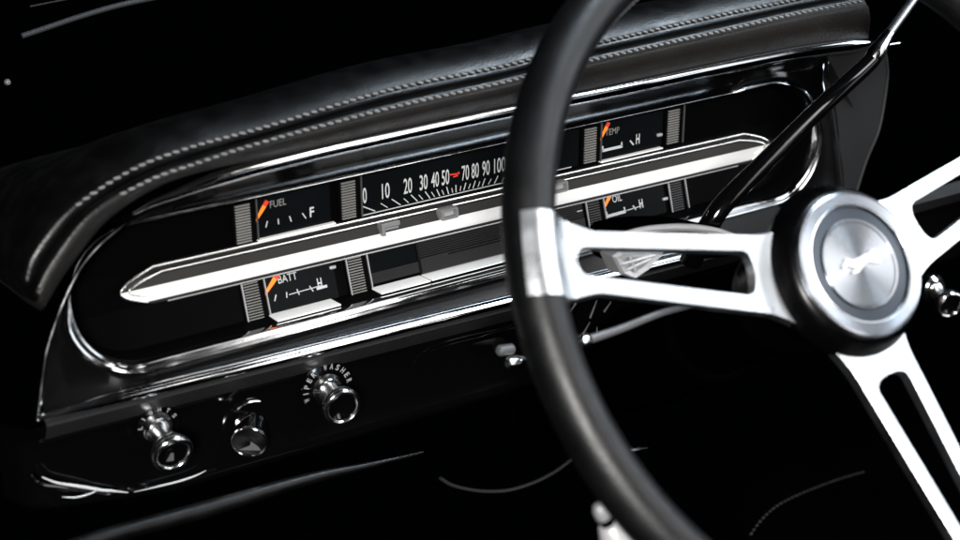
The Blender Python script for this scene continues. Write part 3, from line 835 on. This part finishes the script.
# collar housing, its hooded lip showing above the left spoke
mb = MB(); P0 = C0-NN*.150
mb.lathe([(-.012, .028), (-.010, .032), (.000, .033), (.010, .033), (.014, .032), (.016, .030), (.016, .028)], P0, NN, 64); co = mb.build('collar', M['void'], colm, angle=50)
mb = MB(); hl_ = spline([at(x, y, .150) for x, y in ((598, 243), (612, 236), (635, 229.5), (662, 226.5), (690, 226.5), (716, 230), (738, 237), (750, 244))], 6)
rws = []
for i, p in enumerate(hl_):
    f = i/(len(hl_)-1); k = min(1, .35+3*min(f, 1-f))
    rws.append([p+V(0, dv*k, dw*k) for dv, dw in ((-.012, -.030), (.001, -.028), (.0016, -.012), (.0012, -.002), (.0000, .0006), (-.0030, .0008), (-.0040, -.001), (-.0045, -.012), (-.020, -.020))])
mb.grid(rws); hd = mb.build('collar_hood', M['void'], co, angle=60)
mb = MB(); mb.tube([p+V(0, -.0006, .0016) for p in hl_[6:-4]], lambda f: .0011+.0012*math.sin(PI*f), 8); mb.build('hood_lit_edge', M['hood'], colm)  # lit top edge of the black housing, painted as a grey strip
# chrome bracket seen through the slot of the left spoke
br = [(612, 256), (619, 252), (664, 252), (650, 268), (634, 279), (621, 274)]
mb = MB(); fr = [at(x, y, .150) for x, y in br]; cc = sum(fr, Vector())/len(fr)
inner = [p.lerp(cc, .42)+V(0, 0, .001) for p in fr]; deep = [p.lerp(cc, .5)+V(0, 0, -.006) for p in fr]
mb.grid([[p+V(0, 0, -.012) for p in fr], fr, [p.lerp(cc, .12)+V(0, 0, .002) for p in fr], inner, deep], closed_u=True); mb.cap(deep)
bk = mb.build('bracket', M['pale'], colm, smooth=False)
mb = MB()
for a, b in (((622, 264), (655, 255)), ((626, 270), (650, 259)), ((630, 258), (636, 272))): mb.tube([at(*a, .1515), at(*b, .1515)], .0010, 8)
mb.build('bracket_rib', M['pale'], bk)
mb = MB()
for a, b in (((590, 322), (583, 334)), ((597, 300), (590, 318)), ((611, 302), (604, 312)), ((570, 312), (576, 303)), ((597, 327), (597, 334))): mb.tube([at(*a, .13), at(*b, .13)], [.0002, .0006], 8)
mb.build('column_glint', M['stalk'], colm)  # glints on the black column, made as grey slivers

# ================================================================== LEVERS
gs = thing('shift_lever', 'long black gear lever with a chrome upper end slanting over the gauges', 'gear lever', at(708, 228, .14))
lp = spline([at(690, 262, .125), at(704, 235, .135), at(722, 206, .14), (at(760, 167, .142)), at(820, 108, .142), at(866, 66, .142), at(876, 54, .142)], 8)
mb = MB(); mb.tube(lp, lambda s: .0068-.0018*s, 20); mb.build('shaft', M['gloss'], gs)
fa, fb = at(872, 59, .142), at(890, 32, .143)
mb = MB(); D = (fb-fa).length; mb.lathe([(0, .0001), (0, .0050), (D*.12, .0056), (D*.42, .0054), (D*.55, .0044), (D*.85, .0038), (D, .0030), (D, .0001)], fa, fb-fa, 24); mb.build('ferrule', M['chrome_clean'], gs)
mb = MB(); mb.tube([at(888, 35, .143), at(916, -4, .144), at(930, -22, .144)], .0029, 16); mb.build('chrome_end', M['alu'], gs)

ts = thing('turn_signal_lever', 'slim silver indicator stalk reaching left behind the lower spoke', 'indicator lever', at(665, 312, .2))
mb = MB(); mb.tube(spline([at(690, 306, .19), at(660, 313.5, .2), at(620, 329, .2), (at(584, 341, .2))], 6), lambda s: .0016+.0009*s, 14); mb.build('stalk', M['stalk'], ts)
mb = MB(); e0, e1 = at(589, 339.3, .2), at(576, 343.5, .2); mb.lathe([(0, .0001), (0, .0032), (.001, .0036), (.006, .0036), (.0085, .0028), (.0095, .0001)], e0, e1-e0, 16); mb.build('stalk_tip', M['chrome_clean'], ts)

# ================================================================== SMALL THINGS ROUND THE DASH
cb = thing('dash_cable', 'thin dark cable sagging under the dash left of the wheel rim', 'cable', at(500, 491, -.02))
mb = MB(); mb.tube(spline([at(x, y, -.02) for x, y in ((440, 478), (452, 485), (470, 489.5), (488, 491.3), (510, 489.8), (535, 482), (556, 471), (572, 459))], 8), .0013, 10); mb.build('sheath', M['rubber'], cb)
mb = MB(); mb.lathe([(0, .0001), (0, .0016), (.008, .0012), (.016, .0006), (.0162, .0001)], at(630, 450.5, .0), at(662, 445.5, .0)-at(630, 450.5, .0), 10); mb.build('end_fitting', M['chrome_clean'], cb)

hl = thing('brake_handle', 'bright chrome handle with dark groove, cut off at the bottom of the picture', 'handle', at(620, 545, .30))
a0, a1 = at(629, 560, .30), at(597, 504.5, .30); D = (a1-a0).length
mb = MB(); mb.lathe([(-.02, .0001), (-.02, .0135), (D*.20, .0104), (D*.45, .0078), (D*.62, .0056), (D*.66, .0046), (D*.67, .0030)], a0, a1-a0, 28); mb.build('grip', M['pale'], hl, angle=50)
mb = MB(); mb.lathe([(D*.65, .0034), (D*.80, .0034)], a0, a1-a0, 24); mb.build('groove', M['matte'], hl)
mb = MB(); mb.lathe([(D*.78, .0001), (D*.78, .0036), (D*.80, .0040), (D*.92, .0036), (D*.98, .0024), (D, .0001)], a0, a1-a0, 24); mb.build('release_button', M['silver'], hl)

up = thing('seat_edge', 'black upholstered edge with a dark stitched seam, low at the right', 'seat', at(820, 540, -.02))
sm = spline([at(x, y, -.02) for x, y in ((738, 556), (748, 537), (766, 514), (790, 498), (838, 479), (888, 464.5), (960, 440))], 8)
mb = MB(); rws = []
for p in sm: rws.append([p+V(0, .02, -.05), p+V(0, .006, -.008), p+V(0, 0, 0), p+V(.002, -.012, .002), p+V(.004, -.10, .0)])
mb.grid(rws); mb.build('upholstery', M['void'], up)
mb = stitches(sm[0:38], .0040, .0028, .0009, .0008); mb.build('seam', M['rubber'], up)

wf = thing('windscreen_pillar', 'thin grey metal strip at the top left beyond the dash pad', 'trim strip', at(90, 14, -.2))
mb = MB(); mb.tube(spline([at(x, y, -.2) for x, y in ((22, 36), (40, 30), (80, 16.5), (118, 5.5), (150, -1.5), (190, -10))], 6), .0019, 12); mb.build('strip', M['strip'], wf)
mb = MB(); mb.tube([at(x, y, -.2) for x, y in ((30, 6.5), (50, 2.5), (68, -1))], .0006, 8); mb.build('wire', M['rubber'], wf)
mb = MB(); mb.lathe([(0, .0001), (0, .0016), (.001, .0020), (.003, .0014), (.0034, .0001)], at(7, 82, -.1), Vector((0, -1, 0)), 14)
sc = mb.build('screw_head', M['stalk']); sc['label'] = 'tiny grey screw head at the far left edge'; sc['category'] = 'screw'

# ================================================================== LIGHTS
def area(name, loc, target, size, power, col, size_y=None, spread=180):
    l = bpy.data.lights.new(name, 'AREA'); l.energy = power; l.color = col; l.size = size
    if size_y: l.shape = 'RECTANGLE'; l.size_y = size_y
    l.spread = math.radians(spread)
    o = bpy.data.objects.new(name, l); o.location = loc
    o.rotation_euler = (Vector(target)-Vector(loc)).to_track_quat('-Z', 'Y').to_euler(); COL.objects.link(o); return o
area('key_lamp', (1.16, -1.89, 1.23), (.06, -.28, 0), .8, 10, (1, .985, .97))
area('strip_fill', (1.05, -2.45, .75), (0, -.1, 0), .5, 17, (1, .96, .92), 2.5)  # added softbox strip that brightens the lower chrome
area('side_strip_fill', (1.66, -2.02, .70), (0, -.1, 0), .36, 4, (.9, .95, 1), 2.3)  # added softbox strip that broadens the highlight on the top trim
area('front_fill', (-1.55, -2.75, .86), (0, -.1, 0), .6, 185, (1, .98, .95))  # added fill behind the camera, set so wheel shadows stay hidden
area('sheen_fill', (1.35, -.75, 2.0), (.22, -.1, .05), .7, 3.4, (.75, .88, 1), None, 34)  # added cool fill for the pad's sheen and chrome tint, no sky there
area('rim_fill', (2.0, -1.15, .5), (0, -.2, 0), .5, 16, (.88, .94, 1), 1.0)  # added fill for the rim's right hand highlight, no window modelled

w = bpy.data.worlds.new('World'); S.world = w; w.use_nodes = True
bg = w.node_tree.nodes['Background']; bg.inputs['Color'].default_value = (.55, .7, 1, 1); bg.inputs['Strength'].default_value = .0006

# ------------------------------------------------------------------ camera
cd = bpy.data.cameras.new('camera'); cam = bpy.data.objects.new('camera', cd); COL.objects.link(cam)
cd.sensor_width = 36; cd.lens = FPX/960*36; cd.clip_start = .01; cd.clip_end = 50
mw = Matrix(((RGT.x, UPV.x, -fwd.x, CAM.x), (RGT.y, UPV.y, -fwd.y, CAM.y), (RGT.z, UPV.z, -fwd.z, CAM.z), (0, 0, 0, 1)))
cam.matrix_world = mw
cd.dof.use_dof = True; cd.dof.focus_distance = 1.02; cd.dof.aperture_fstop = 6.2; cd.dof.aperture_blades = 0
S.camera = cam
S.view_settings.view_transform = 'Standard'; S.view_settings.look = 'None'; S.view_settings.exposure = 0; S.view_settings.gamma = 1
S.render.engine = 'CYCLES'
S.cycles.use_denoising = True
S.cycles.max_bounces = 6
S.cycles.sample_clamp_indirect = 6
